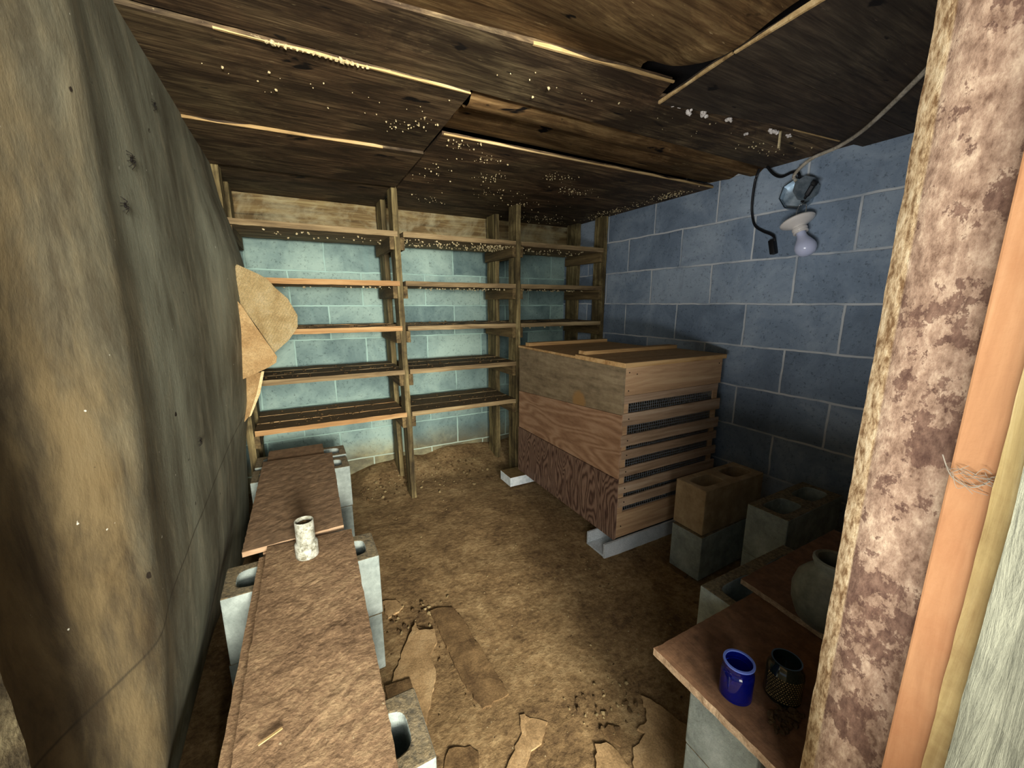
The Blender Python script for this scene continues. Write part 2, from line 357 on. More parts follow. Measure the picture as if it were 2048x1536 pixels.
def _pillar():
    s = NT('flaking_plaster_jamb'); n2 = s.noise(s.map((1, 1, .5)), 120, 7, .7); n = s.noise(s.map((1, 1, .7)), 45, 8, .72); big = s.noise(s.map((1, 1, .75), (1, 2, 3.3)), 11, 9, .72)
    c = s.ramp(s.math('ADD', s.math('MULTIPLY', n2, .5), s.math('MULTIPLY', n, .5)), [(.38, (106, 80, 62)), (.5, (156, 128, 104)), (.62, (198, 172, 142))])
    fl = s.math('ADD', s.math('MULTIPLY', big, .7), s.math('MULTIPLY', n, .3))
    c = s.mix(s.ramp(fl, [(.515, (0, 0, 0)), (.53, (.9, .9, .9))]), c, s.ramp(n2, [(.35, (74, 50, 40)), (.65, (122, 92, 74))]))
    # the arris towards the room is a pale crumbly band
    sep = s.n.new('ShaderNodeSeparateXYZ'); s.t.links.new(s.co.outputs['Object'], sep.inputs[0])
    r = s.n.new('ShaderNodeMapRange'); r.inputs[1].default_value = .1865; r.inputs[2].default_value = .189; s.t.links.new(sep.outputs[1], r.inputs[0])
    c = s.mix(r.outputs[0], c, s.ramp(n2, [(.38, (128, 96, 62)), (.5, (196, 166, 124)), (.6, (228, 204, 162))]))
    return s.done(c, s.bump(n2, .6, .003, s.bump(s.ramp(fl, [(.515, (1, 1, 1)), (.53, (0, 0, 0))]), .4, .002, s.bump(n, .5, .004))), .9)
M_pillar = _pillar()
M_stud = wood('orange_pine_stud', (150, 104, 68), (176, 128, 86), (196, 150, 106), 'z', blotch=(150, 90, 52), blotch_amt=.3, bstr=.02, grain=.7)
M_yellow = wood('pale_yellow_pine', (136, 112, 66), (176, 152, 98), (206, 186, 134), 'z', blotch=(120, 88, 50), blotch_amt=.5)
M_grey = wood('silvered_grey_board', (60, 60, 48), (98, 98, 82), (132, 132, 112), 'z', bstr=1.0)
M_stone = gritty('rough_jamb_stone', [(.35, (70, 58, 38)), (.5, (120, 106, 76)), (.65, (176, 162, 122))], 40, 60, 1.0, .012)
M_card = gritty('smooth_cardboard', [(.35, (146, 114, 72)), (.5, (170, 138, 92)), (.65, (192, 164, 116))], 7, 40, .15, .003, .9)
M_corr = gritty('corrugated_cardboard', [(.35, (206, 178, 124)), (.5, (228, 204, 150)), (.65, (240, 220, 172))], 16, 60, .2, .003, .9)
M_flake = gritty('tan_sheet_fragment', [(.35, (142, 114, 76)), (.5, (176, 144, 100)), (.65, (198, 168, 122))], 9, 50, .3, .003, .9)
M_flake2 = gritty('muddy_sheet_fragment', [(.35, (90, 68, 42)), (.5, (122, 96, 62)), (.65, (150, 120, 80))], 12, 50, .5, .005, .95)
M_particle = wood('tan_particle_board', (124, 84, 54), (150, 108, 74), (172, 132, 94), 'y', dust=(136, 100, 72), bstr=.3)
M_pbedge = gritty('chipped_board_edge', [(.35, (160, 130, 98)), (.65, (216, 188, 152))], 40, 70, .6, .004)
M_ply_board = wood('dusty_plywood_board', (112, 84, 60), (150, 120, 90), (184, 156, 124), 'x', dust=(150, 122, 92), bstr=.4)
M_pipe = gritty('mottled_white_pipe', [(.36, (120, 116, 96)), (.5, (176, 176, 158)), (.6, (204, 204, 188))], 60, 50, .3, .002, .5)
M_pipe_in = gritty('dirt_in_pipe', [(.4, (60, 46, 28)), (.6, (120, 96, 62))], 60, 80, .8, .005)
M_crumb = gritty('pale_fungus', [(.3, (186, 166, 118)), (.7, (232, 216, 172))], 50, 90, .3, .002)
M_fluff = gritty('white_fungus', [(.3, (200, 190, 178)), (.7, (242, 236, 228))], 50, 90, .3, .002)
M_pebble = gritty('small_stone', [(.3, (112, 94, 62)), (.7, (172, 152, 108))], 30, 90, .4, .003)
M_clod = gritty('soil_clod', [(.3, (64, 48, 28)), (.7, (116, 92, 58))], 30, 60, .6, .006)
M_spider = NT('dark_spider').done((20, 16, 12), None, .7)
M_cord = NT('black_rubber_cord').done((20, 20, 22), None, .45)
M_romex = gritty('dirty_white_cable', [(.4, (158, 148, 128)), (.6, (206, 196, 176))], 20, 40, .1, .002, .6)
s = NT('galvanised_box'); s.b.inputs['Metallic'].default_value = .75; M_box = s.done(s.ramp(s.noise(s.map(), 24, 6, .7), [(.35, (128, 146, 158)), (.65, (190, 204, 212))]), None, .38)
s = NT('glazed_porcelain'); s.b.inputs['Coat Weight'].default_value = .5; M_porc = s.done((214, 208, 200), None, .3)
s = NT('frosted_bulb_glass'); s.b.inputs['Coat Weight'].default_value = .7; s.b.inputs['Coat Roughness'].default_value = .12; M_bulb = s.done((192, 198, 222), None, .35)
s = NT('cobalt_glass'); s.b.inputs['Transmission Weight'].default_value = .9; s.b.inputs['IOR'].default_value = 1.45; s.b.inputs['Specular IOR Level'].default_value = .6
M_blue = s.done((18, 44, 205), None, .08)
s = NT('dark_green_glass'); s.b.inputs['Specular IOR Level'].default_value = .6; M_green = s.done((22, 34, 28), None, .12)
def _label():
    s = NT('black_label_with_gold_print'); v = s.n.new('ShaderNodeSeparateXYZ'); s.t.links.new(s.co.outputs['Object'], v.inputs[0])
    ang = s.math('ARCTAN2', v.outputs[1], v.outputs[0]); cmb = s.n.new('ShaderNodeCombineXYZ')
    s.t.links.new(s.math('MULTIPLY', ang, .028), cmb.inputs[0]); s.t.links.new(v.outputs[2], cmb.inputs[1])
    b = s.n.new('ShaderNodeTexBrick'); s.t.links.new(cmb.outputs[0], b.inputs['Vector']); b.inputs['Scale'].default_value = 1
    b.inputs['Brick Width'].default_value = .0042; b.inputs['Row Height'].default_value = .0044; b.inputs['Mortar Size'].default_value = .0011; b.inputs['Mortar Smooth'].default_value = .2
    g = s.noise(s.map((1, 1, 1)), 900, 2, .5)
    f = s.math('MULTIPLY', s.math('SUBTRACT', 1.0, b.outputs['Fac']), s.ramp(g, [(.46, (0, 0, 0)), (.54, (1, 1, 1))]))
    return s.done(s.mix(f, (24, 20, 14), (214, 184, 120)), None, .4)
M_label = _label()
s = NT('dull_stoneware'); M_jug = s.done(s.ramp(s.noise(s.map(), 18, 6, .7), [(.35, (96, 98, 84)), (.65, (140, 140, 122))]), None, .45)
M_web = NT('grey_cobweb').done((150, 140, 122), None, .95)
s = NT('zinc_bolt'); s.b.inputs['Metallic'].default_value = .9; M_bolt = s.done((190, 194, 196), None, .35)
M_hole = NT('dark_hole').done((20, 14, 10), None, .95)

# ------------------------------------------------------------------ the setting
XR, YB, ZC = 1.94, 2.74, .59+H
bm = NEW(); box(bm, -.7, XR+.15, YB, YB+.15, -.1, ZC+.15); tag(finish('wall_back', bm, M_back, base=(0, 0, 0)), kind='structure')
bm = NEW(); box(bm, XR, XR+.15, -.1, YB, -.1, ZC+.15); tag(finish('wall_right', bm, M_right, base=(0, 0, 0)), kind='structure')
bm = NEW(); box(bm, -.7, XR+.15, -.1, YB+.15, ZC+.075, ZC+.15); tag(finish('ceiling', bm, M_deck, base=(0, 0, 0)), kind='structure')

def wall_x(y, z):               # face of the bulging plaster wall; z measured from the eye
    prof = [(-1.2, -.375), (-1.0, -.325), (-.73, -.262), (-.5, -.246), (-.1, -.238), (.3, -.246), (.65, -.262)]
    for (a, xa), (b, xb) in zip(prof, prof[1:]):
        if z <= b: t = max(0, (z-a)/(b-a)); x = xa+(xb-xa)*(t*t*(3-2*t)*.5+t*.5); break
    else: x = prof[-1][1]
    far = sm(1.5, 2.1, y)
    endp = [(-1.2, -.31), (-.95, -.286), (-.69, -.269), (-.57, -.253), (-.42, -.215), (-.1, -.185), (.17, -.183), (.3, -.205), (.43, -.238), (.62, -.262)]
    for (a, xa), (b, xb) in zip(endp, endp[1:]):
        if z <= b: xe = xa+(xb-xa)*max(0, (z-a)/(b-a)); break
    else: xe = endp[-1][1]
    x = x*(1-far)+xe*far
    x += .010*math.exp(-((y-.79-.13*(z+.1))/.09)**2)-(.025+.05*sm(.35, -.4, z))*sm(.82, .62, y-.13*(z+.1))
    x += .0035*fbm(Vector((y*1.6, z*1.2, 3.1)), 2)+.0007*fbm(Vector((y*9, z*6, 1)), 3)
    x -= .30*sm(2.2, 2.27, y)
    return x
bm = NEW()
ys = steps(.42, 2.18, .02)+[2.2, 2.21, 2.22, 2.23, 2.24, 2.25, 2.27]; zs = steps(-1.18, .66, .025)
G = grid(bm, ys, zs, lambda y, z: Vector((wall_x(y, z), y, z+H)))
tag(finish('wall_left', bm, M_plaster, base=(0, 0, 0), smooth=True), kind='structure')
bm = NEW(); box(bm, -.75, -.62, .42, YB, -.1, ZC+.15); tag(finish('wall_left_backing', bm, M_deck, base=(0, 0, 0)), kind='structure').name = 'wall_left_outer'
bm = NEW(); box(bm, -.45, -.30, -1.2, .40, -.1, .50); tag(finish('wall_light_blocker', bm, M_stone, base=(0, 0, 0)), kind='structure')  # unseen low wall, added to keep the low lamp off the lower right
# jambs of the doorway in the front wall
bm = NEW(); box(bm, -.70, -.256, .40, .470, -.1, ZC+.1, cuts=.022, rough=.005, seed=2)
tag(finish('wall_front_left', bm, M_stone, base=(0, 0, 0), smooth=True), kind='structure')
bm = NEW(); box(bm, .565, XR+.01, .06, .208, -.1, ZC+.08, cuts=.015, rough=.0018, seed=5)
for v in bm.verts:               # chamfered inner arris
    if v.co.y > .187 and v.co.x < .6: v.co.x += (v.co.y-.187)*.9
tag(finish('wall_front_right', bm, M_pillar, base=(0, 0, 0), smooth=True), kind='structure')
bm = NEW(); box(bm, .545, .585, .091, .121, -.1, ZC+.08, bev=.002); tag(finish('trim_1', bm, M_stud, base=(0, 0, 0)), kind='structure')
bm = NEW(); box(bm, .536, .585, .076, .0905, -.1, ZC-.02, cuts=.012, rough=.0007, seed=3); tag(finish('trim_2', bm, M_yellow, base=(0, 0, 0)), kind='structure')
bm = NEW(); box(bm, .522, .585, -.02, .0745, -.1, ZC-.03, cuts=.02, rough=.0015, seed=4); tag(finish('trim_3', bm, M_grey, base=(0, 0, 0)), kind='structure')

def floor_z(x, y):
    z = -.010+.006*fbm(Vector((x*3, y*3, 0)), 3)+.0028*fbm(Vector((x*16, y*16, 4)), 4)
    z += .05*sm(2.4, 2.74, y)*(1+.6*noise.noise(Vector((x*6, y*6, 1))))*sm(.2, .35, x)
    z += .03*math.exp(-(((x-.9)/.5)**2+((y-2.72)/.18)**2))
    return z
bm = NEW(); grid(bm, steps(-.6, XR+.02, .014), steps(-.6, YB+.02, .014), lambda x, y: Vector((x, y, floor_z(x, y))))
for a in (0,):
    pass
tag(finish('floor', bm, M_dirt, base=(0, 0, 0), smooth=True), kind='structure')

# ------------------------------------------------------------------ ceiling sheets
GR = 'plywood sheets nailed under the cellar roof'
def sheet(label, pts, z, mat, edge=None, th=.012, fn=None, res=.03, jit=.002):
    """a nailed-up plywood sheet; its split pale edge is a strip of its own"""
    x0 = min(p[0] for p in pts); x1 = max(p[0] for p in pts); y0 = min(p[1] for p in pts); y1 = max(p[1] for p in pts)
    t = empty('ceiling_sheet', ((x0+x1)/2, (y0+y1)/2, z+H), label, 'plywood sheet')
    t['group'] = GR
    bm = NEW()
    if fn: 
        A = grid(bm, steps(x0, x1, res), steps(y0, y1, res), lambda x, y: Vector((fn(x, y)[0], fn(x, y)[1], fn(x, y)[2]+H)))
        bmesh.ops.solidify(bm, geom=bm.faces[:], thickness=-.006)
    else: slab(bm, pts, z+H, z+th+H, jit, .03, x0)
    finish('panel', bm, mat, t, smooth=bool(fn))
    if edge:
        for (ax, ay), (bx, by), h in edge:
            bm = NEW(); n = 40; d = Vector((bx-ax, by-ay, 0)); nrm = Vector((-d.y, d.x, 0)).normalized()*.003; L = []
            for i in range(n+1):
                p = Vector((ax, ay, 0))+d*i/n; hh = .7*h*(.6+.8*noise.noise(Vector((p.x*9, p.y*9, 2)))); e = .0012*noise.noise(Vector((p.x*40, p.y*40, 5)))
                a, b = p-nrm*(1+e*200), p+nrm
                L.append([bm.verts.new((a.x, a.y, z+H-.001+e)), bm.verts.new((b.x, b.y, z+H-.001)), bm.verts.new((b.x, b.y, z+hh+H)), bm.verts.new((a.x, a.y, z+hh+H))])
            for A, B in zip(L, L[1:]):
                for k in range(4): bm.faces.new([A[k], A[(k+1) % 4], B[(k+1) % 4], B[k]])
            bm.faces.new(L[0]); bm.faces.new(L[-1])
            e = finish('split_edge', bm, M_edge, t); e['label'] = 'pale split edge'
    return t
W_ = -.36
sheet('dark plywood ceiling sheet directly above the left shelf bay, farthest on the left', [(W_, 2.205), (.505, 2.205), (.515, 2.735), (W_, 2.735)], .583, M_ply_ceil)
sheet('left plywood ceiling sheet second from the shelves, its pale edge sprung loose', [(W_, 1.735), (.503, 1.68), (.505, 2.20), (W_, 2.20)], .575, M_ply_ceil, [((W_, 1.733), (.35, 1.692), .016)])
sheet('stained plywood ceiling sheet on the left with a long pale crumbling front edge', [(W_, 1.19), (.498, 1.185), (.502, 1.675), (W_, 1.73)], .584, M_ply_ceil, [((-.1, 1.188), (.498, 1.183), .010)])
sheet('long plywood ceiling strip crossing from the left wall to the blue wall', [(W_, .985), (.10, .965), (.97, .885), (1.0, .96), (1.45, .885), (1.94, .84), (1.94, 1.185), (W_, 1.182)], .594, M_ply_ceil, [((.55, .925), (.975, .884), .010)])
def warp(x, y):
    t = (y-1.19)/.29
    z = .603-.022*math.exp(-((t-.20)/.12)**4)+.008*math.exp(-((t-.45)/.08)**2)-.006*math.exp(-((t-.62)/.10)**2)+.002*sm(.8, 1, t)
    return (x, y, z+.003*noise.noise(Vector((x*4, y*14, 2))))
sheet('recessed warped brown plywood strip with long ridges in mid ceiling', [(.512, 1.192), (1.94, 1.478)], .6, M_ply_warp, fn=warp, res=.012)
sheet('wide ceiling sheet peppered with pale fungus above the middle and right shelf bays', [(.51, 1.472), (1.94, 1.455), (1.94, 2.735), (.52, 2.735)], .577, M_ply_ceil, [((.515, 1.47), (1.935, 1.453), .013)])
def sag(x, y):
    t = (y-.30)/.66; s_ = sm(.25, .9, x)
    z = .600+.006*sm(.78, 1, t)-.048*s_*math.exp(-((t-.62)/.16)**2)+.012*s_*math.exp(-((t-.86)/.07)**2)-.012*s_*math.exp(-((t-.2)/.15)**2)
    X = x
    if x > .80: X = .80+(x-.80)*(1-.15*sm(.3, .65, y)-.5*sm(.62, .80, y)+.25*sm(.86, .95, y))
    return (X, y+.01*s_, z+.004*noise.noise(Vector((x*3, y*7, 8)))+.012*(sm(.7, .94, x)*noise.noise(Vector((x*5, y*11, 1)))))
sheet('sagging warped brown plywood sheet overhead, torn from its neighbour at a black gap', [(W_, .30), (.96, .955)], .6, M_ply_warp, fn=sag, res=.02)
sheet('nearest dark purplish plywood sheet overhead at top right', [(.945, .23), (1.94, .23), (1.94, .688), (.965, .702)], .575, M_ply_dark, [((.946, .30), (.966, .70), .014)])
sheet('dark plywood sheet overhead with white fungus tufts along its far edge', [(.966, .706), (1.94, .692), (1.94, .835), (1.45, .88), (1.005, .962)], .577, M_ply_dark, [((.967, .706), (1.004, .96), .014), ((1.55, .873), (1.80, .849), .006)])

bm = NEW(); box(bm, -.3, XR-.002, 2.70, 2.738, .435+H, .58+H, cuts=.04, rough=.002)
o = finish('ledger_board', bm, M_ledger); tag(o, 'mouldy brown board fixed along the top of the back wall behind the shelves', 'board')

def blobs(bm, L, seed=1, flat=.7):
    r = random.Random(seed)
    for (x, y, z, s_) in L:
        m = Matrix.Translation((x, y, z)) @ Matrix.Rotation(r.random()*6, 4, (r.random(), r.random(), r.random()+.1)) @ Matrix.Diagonal((s_, s_*(.5+r.random()), s_*(flat+r.random()*.5), 1))
        k = bmesh.ops.create_icosphere(bm, subdivisions=1, radius=1, matrix=m)
        for v in k['verts']: v.co += Vector((r.random()-.5, r.random()-.5, r.random()-.5))*s_*.5
r = random.Random(3); L = []
for cx, cy, sx, sy, n, zz in ((.60, 1.53, .05, .04, 26, .577), (.75, 1.63, .07, .05, 26, .577), (.86, 1.82, .06, .07, 34, .577), (1.15, 1.68, .09, .05, 40, .577), (1.35, 1.85, .12, .07, 60, .577), (1.0, 2.05, .12, .1, 30, .577), (1.25, 2.2, .15, .1, 30, .577),
                              (1.86, 1.66, .04, .12, 130, .577), (1.85, 2.1, .05, .2, 130, .577), (1.6, 2.5, .22, .12, 90, .577), (.42, 1.42, .05, .08, 22, .584), (.35, 1.5, .03, .04, 14, .584), (.2, 1.35, .2, .1, 12, .584), (1.2, 1.05, .3, .08, 14, .594), (.7, 1.08, .25, .07, 9, .594), (1.7, 1.05, .12, .07, 22, .594), (.6, 1.9, .08, .15, 22, .577), (.0, 1.4, .15, .1, 8, .584), (.75, 2.35, .1, .1, 20, .577)):
    for i in range(n):
        x = r.gauss(cx, sx*.6); y = r.gauss(cy, sy*.6); 
        if x < 1.93 and -.2 < x: L.append((x, y, zz+H-.001-r.random()*.002, .0013+.0030*r.random()**2.4))
for x in steps(.0, .22, .012): L.append((x, 1.186, .584+H, .003+.004*r.random()))
bm = NEW(); blobs(bm, L); tag(finish('fungus_specks', bm, M_crumb), 'pale specks of fungus scattered over the plywood ceiling', 'fungus', kind='stuff')
tufts = [(1.06, .952, .019), (1.12, .944, .014), (1.17, .936, .015), (1.28, .92, .012), (1.49, .905, .016), (1.62, .93, .010), (1.47, .99, .010)]
for i, (x, y, s_) in enumerate(tufts):
    bm = NEW(); zz = (.577 if y < .95 and i < 5 else .594)+H
    blobs(bm, [(x+r.gauss(0, s_*.5), y+r.gauss(0, s_*.3), zz-r.random()*s_*.7, s_*.45) for k in range(6)], i)
    o = finish('fungus_tuft', bm, M_fluff)
    tag(o, ['largest white fungus tuft, at the torn corner of the dark overhead sheet', 'narrow white fungus tuft, second from the torn corner of the dark sheet', 'white fungus tuft third from the torn corner of the dark sheet', 'pinkish white fungus tuft fourth along the dark sheet edge', 'white fungus tuft halfway along the dark sheet edge', 'small white fungus tuft nearest the blue wall overhead', 'small fungus tuft hanging clear of the dark sheet edge'][i], 'fungus', 'white fungus tufts on the ceiling')
bm = NEW(); box(bm, 1.565, 1.571, .925, .931, .54+H, .5945+H, rough=0); tag(finish('dangling_root', bm, M_crumb), 'short pale root dangling from the ceiling near the lamp', 'root')

# ------------------------------------------------------------------ shelving unit
t = empty('storage_shelving', (.83, 2.44, 0), 'rough wooden shelving with five tiers standing along the teal block wall', 'shelving')
SH = [1.484, 1.233, .994, .752, .507]             # height of the lips
PX = [(-.262, -.232), (.500, .529), (1.218, 1.247), (1.895, 1.925)]
for i, (a, b) in enumerate(PX):
    for (y0, y1, zb) in ((2.225, 2.325, -.02), (2.52, 2.65, .0)):
        bm = NEW(); dx = .02 if i == 1 else 0
        box(bm, a+dx*.6, b+dx*.6, y0, y1, zb, ZC-.004, cuts=.035, rough=.0025, seed=i+y0)
        if i == 1:
            for v in bm.verts: v.co.x -= .024*(v.co.z/ZC)
        finish('post', bm, M_post, t)
for i in range(3):
    for k, z in enumerate(SH):
        if i == 2 and k > 2: continue
        x0 = PX[i][1]+.004+(.002 if i == 0 else 0); x1 = PX[i+1][0]+(.012 if i == 0 else 0)-.003
        if i == 1: x0 += .006
        bm = NEW(); gap = .008
        for q, (ya, yb) in enumerate(((2.222, 2.35), (2.358, 2.50), (2.508, 2.62)) if k > 1 else ((2.222, 2.41), (2.42, 2.62))):
            box(bm, x0, x1, ya, yb, z-.012+.001*q, z+.014+.001*q, cuts=.03, rough=.002, seed=i*5+k+q)
        m_ = M_shelf2 if (i == 0 and k in (2, 4, 1)) else M_shelf
        finish('shelf_board', bm, m_, t)
for i, (a, b) in enumerate(PX):
    for k, z in enumerate(SH):
        if i == 3 and k > 2: continue
        for sd in ((0,) if i == 3 else (1,) if i == 0 else (0, 1)):
            x0 = (a-.022 if sd == 0 else b+.0)+(.012 if i == 1 else 0)-(.024*z/ZC if i == 1 else 0)+(.004 if (i == 1 and sd) else 0)
            bm = NEW(); box(bm, x0, x0+.022, 2.232, 2.64, z-.077, z-.0135, cuts=.03, rough=.0015, seed=k)
            finish('cleat', bm, M_cleat, t)
# soil and crumbs lying on the shelves
L = []
for i in range(3):
    for k in (2, 3, 4):
        if i == 2 and k > 2: continue
        for q in range(70 if k > 2 else 25):
            L.append((r.uniform(PX[i][1]+.02, PX[i+1][0]-.02), r.uniform(2.25, 2.6), SH[k]+.016, .003+.006*r.random()**2))
bm = NEW(); blobs(bm, L, 5, .3); tag(finish('soil_crumbs', bm, M_clod), 'crumbs of soil lying on the shelf boards', 'soil', kind='stuff')
L = []
for (x0, x1, k, n) in ((.56, 1.2, 0, 150), (1.05, 1.2, 0, 90), (.6, 1.2, 1, 60), (1.26, 1.8, 0, 60), (1.26, 1.8, 1, 60), (-.1, .48, 0, 26), (-.1, .48, 1, 16), (1.26, 1.6, 2, 20)):
    for q in range(n): L.append((r.uniform(x0, x1), r.uniform(2.226, 2.5), SH[k]-.016-.006*r.random(), .0025+.0035*r.random()))
bm = NEW(); blobs(bm, L, 8); tag(finish('fungus_beads', bm, M_crumb), 'beads of pale fungus hanging under the upper shelf boards', 'fungus', kind='stuff')

# ------------------------------------------------------------------ slatted wooden cabinet
cx0, cx1, cy0, cy1 = 1.20, 1.855, 1.25, 2.15
t = empty('wooden_cabinet', ((cx0+cx1)/2, (cy0+cy1)/2, .062), 'large wooden box cabinet with wire mesh behind front slats beside the shelves', 'cabinet')
def yzp(bm, pts, x0, x1):
    A = [bm.verts.new((x0, y, z)) for y, z in pts]; B = [bm.verts.new((x1, y, z)) for y, z in pts]
    bm.faces.new(A); bm.faces.new(B[::-1])
    for i in range(len(pts)): j = (i+1) % len(pts); bm.faces.new([A[i], A[j], B[j], B[i]])
bm = NEW(); yzp(bm, [(cy0-.004, .657), (cy1, .592), (cy1, .862), (cy0-.004, .862)], cx0, cx0+.012); finish('side_panel', bm, M_cab_upper, t)['label'] = 'grey-brown upper plywood side'
bm = NEW(); yzp(bm, [(cy0-.004, .360), (cy1, .357), (cy1, .590), (cy0-.004, .655)], cx0-.001, cx0+.011); finish('side_panel', bm, M_cab_mid, t)['label'] = 'reddish swirling-grain middle plywood side'
bm = NEW(); yzp(bm, [(cy0-.002, .062), (cy1, .066), (cy1, .3545), (cy0-.002, .3575)], cx0-.006, cx0+.008); finish('side_panel', bm, M_cab_low, t)['label'] = 'dark bold-grain lower plywood side'
bm = NEW(); box(bm, cx1-.012, cx1, cy0+.02, cy1, .065, .862); finish('side_panel', bm, M_cab_upper, t)
bm = NEW(); box(bm, cx0+.014, cx1-.014, cy1-.012, cy1, .065, .862); finish('back_panel', bm, M_cab_upper, t)
bm = NEW(); box(bm, cx0+.014, cx1-.014, cy0+.02, cy1-.014, .066, .078); finish('bottom_panel', bm, M_cab_upper, t)
bm = NEW(); box(bm, cx0+.012, cx1, cy0-.002, cy0+.016, .739, .862, bev=.002); finish('top_rail', bm, M_cab_front, t)
bm = NEW(); box(bm, cx0+.012, cx1-.002, cy0, cy0+.016, .064, .186, bev=.002); finish('bottom_rail', bm, M_cab_front, t)
bm = NEW(); box(bm, cx0+.014, cx1-.013, cy0-.001, cy0+.012, .703, .738, bev=.001); finish('slat', bm, M_slat, t)
for a, b in ((cx0+.0125, cx0+.043), (cx1-.045, cx1-.0125)):
    bm = NEW(); box(bm, a, b, cy0+.001, cy0+.009, .187, .702, bev=.001); finish('stile', bm, M_cab_front, t)
for i, (z0, z1) in enumerate(((.605, .66), (.511, .561), (.449, .489), (.367, .41), (.286, .333), (.221, .264))):
    bm = NEW(); e = .004*math.sin(i*2.3); box(bm, cx0+.006-e, cx1+.004+e, cy0-.008, cy0+.0, z0, z1, cuts=.03, rough=.0012, seed=i)
    finish('slat', bm, M_slat, t)
bm = NEW(); p = .0132
for x in steps(cx0+.04, cx1-.042, p): box(bm, x-.0006, x+.0006, cy0+.0095, cy0+.0115, .187, .702)
for z in steps(.19, .70, p): box(bm, cx0+.04, cx1-.042, cy0+.0092, cy0+.0112, z-.0006, z+.0006)
finish('wire_mesh', bm, M_mesh, t)
bm = NEW(); box(bm, cx0-.004, cx1+.012, cy0-.014, 1.58, .863, .884, bev=.002); finish('lid_board', bm, M_cab_top, t)
bm = NEW(); box(bm, cx0-.002, cx1+.006, 1.585, cy1+.01, .863, .876, bev=.002); finish('lid_board', bm, M_cab_top, t)
bm = NEW(); box(bm, 1.22, 1.86, 1.53, 1.585, .8845, .903, bev=.002); finish('batten', bm, M_cab_top, t)
bm = NEW(); box(bm, 1.22, 1.83, 2.07, 2.11, .8765, .897, bev=.002); finish('batten', bm, M_cab_top, t)
for (x, z) in ((1.235, .722), (1.24, .635), (1.24, .536), (1.24, .468), (1.24, .39), (1.24, .31), (1.24, .243), (1.235, .12), (1.235, .84), (1.235, .76), (1.28, .83), (1.83, .84)):
    bm = NEW(); bmesh.ops.create_uvsphere(bm, u_segments=8, v_segments=5, radius=.003, matrix=Matrix.Translation((x, cy0-(.0085 if .2 < z < .7 else -.005 if .7 < z < .73 else .002), z)))
    finish('nail_head', bm, M_hole, t)
# supports under the cabinet
bm = NEW(); box(bm, 1.135, 1.87, 1.236, 1.246, -.02, .0605); box(bm, 1.135, 1.87, 1.246, 1.355, -.004, .006); box(bm, 1.135, 1.87, 1.355, 1.363, -.004, .0605)
tag(finish('metal_channel', bm, M_white), 'white metal channel lying under the front edge of the wooden cabinet', 'channel')
def _plank():
    s = NT('white_plank_with_soil'); n = s.noise(s.map(), 40, 5, .7)
    return s.done(s.mix(s.up(), s.ramp(n, [(.3, (196, 210, 212)), (.6, (240, 248, 248))]), s.ramp(n, [(.3, (92, 74, 46)), (.7, (136, 114, 74))])), s.bump(n, .3, .003), .7)
bm = NEW(); box(bm, 1.09, 1.80, 2.062, 2.20, .0, .0595, bev=.002); tag(finish('support_plank', bm, _plank()), 'soil-topped white plank under the back of the wooden cabinet', 'plank')

# ------------------------------------------------------------------ concrete blocks
BL, BW, BH = .39, .143, .1965
def cmu_mesh(name, mat):
    bm = NEW(); N = 24
    def ring(x0, x1, y0, y1, z):
        out = []; q = N//4; cr = [(x1, y1), (x0, y1), (x0, y0), (x1, y0)]
        for k in range(4):
            a, b = cr[k], cr[(k+1) % 4]
            for i in range(q): t = i/q; out.append(Vector((a[0]+(b[0]-a[0])*t, a[1]+(b[1]-a[1])*t, z)))
        return out
    def hole(cx, cy, hx, hy, z):
        out = []
        for v in ring(-1, 1, -1, 1, 0):
            k = (abs(v.x)**4.5+abs(v.y)**4.5)**(-1/4.5); out.append(Vector((cx+v.x*k*hx, cy+v.y*k*hy, z)))
        return out
    for x0, x1 in ((0, BL/2), (BL/2, BL)):
        cx = (x0+x1)/2
        O = [[bm.verts.new(v) for v in ring(x0, x1, 0, BW, z)] for z in (0, BH)]
        Hh = [[bm.verts.new(v) for v in hole(cx, BW/2, hx, hy, z)] for z, hx, hy in ((0, .074, .046), (BH, .068, .041))]
        for i in range(N):
            j = (i+1) % N
            for l in (0, 1): bm.faces.new([O[l][i], O[l][j], Hh[l][j], Hh[l][i]])
            bm.faces.new([Hh[0][i], Hh[0][j], Hh[1][j], Hh[1][i]])
            if abs((O[0][i].co.x+O[0][j].co.x)/2-BL/2) > 1e-4: bm.faces.new([O[0][i], O[0][j], O[1][j], O[1][i]])
    bmesh.ops.remove_doubles(bm, verts=bm.verts, dist=.0004)
    bmesh.ops.recalc_face_normals(bm, faces=bm.faces)
    bmesh.ops.translate(bm, verts=bm.verts, vec=(-BL/2, -BW/2, 0))
    me = bpy.data.meshes.new(name); bm.to_mesh(me); bm.free(); me.materials.append(mat); return me
ME_A = cmu_mesh('concrete_block', M_cmu); ME_B = cmu_mesh('concrete_block_tan', M_cmu_tan)
first = {}
def cmu(x0, y0, z, rz, label, group, me=ME_A):
    if me.name not in first:
        o = bpy.data.objects.new('concrete_block', me); b = o.modifiers.new('bevel', 'BEVEL'); b.width = .004; b.segments = 2; b.limit_method = 'ANGLE'; first[me.name] = o
    else: o = first[me.name].copy()
    o.name = 'concrete_block'
    C.objects.link(o); o.location = (x0+BL/2, y0+BW/2, z); o.rotation_euler = (0, 0, math.radians(rz)); return tag(o, label, 'concrete block', group)
g1 = 'pale blocks under the dusty boards on the left'
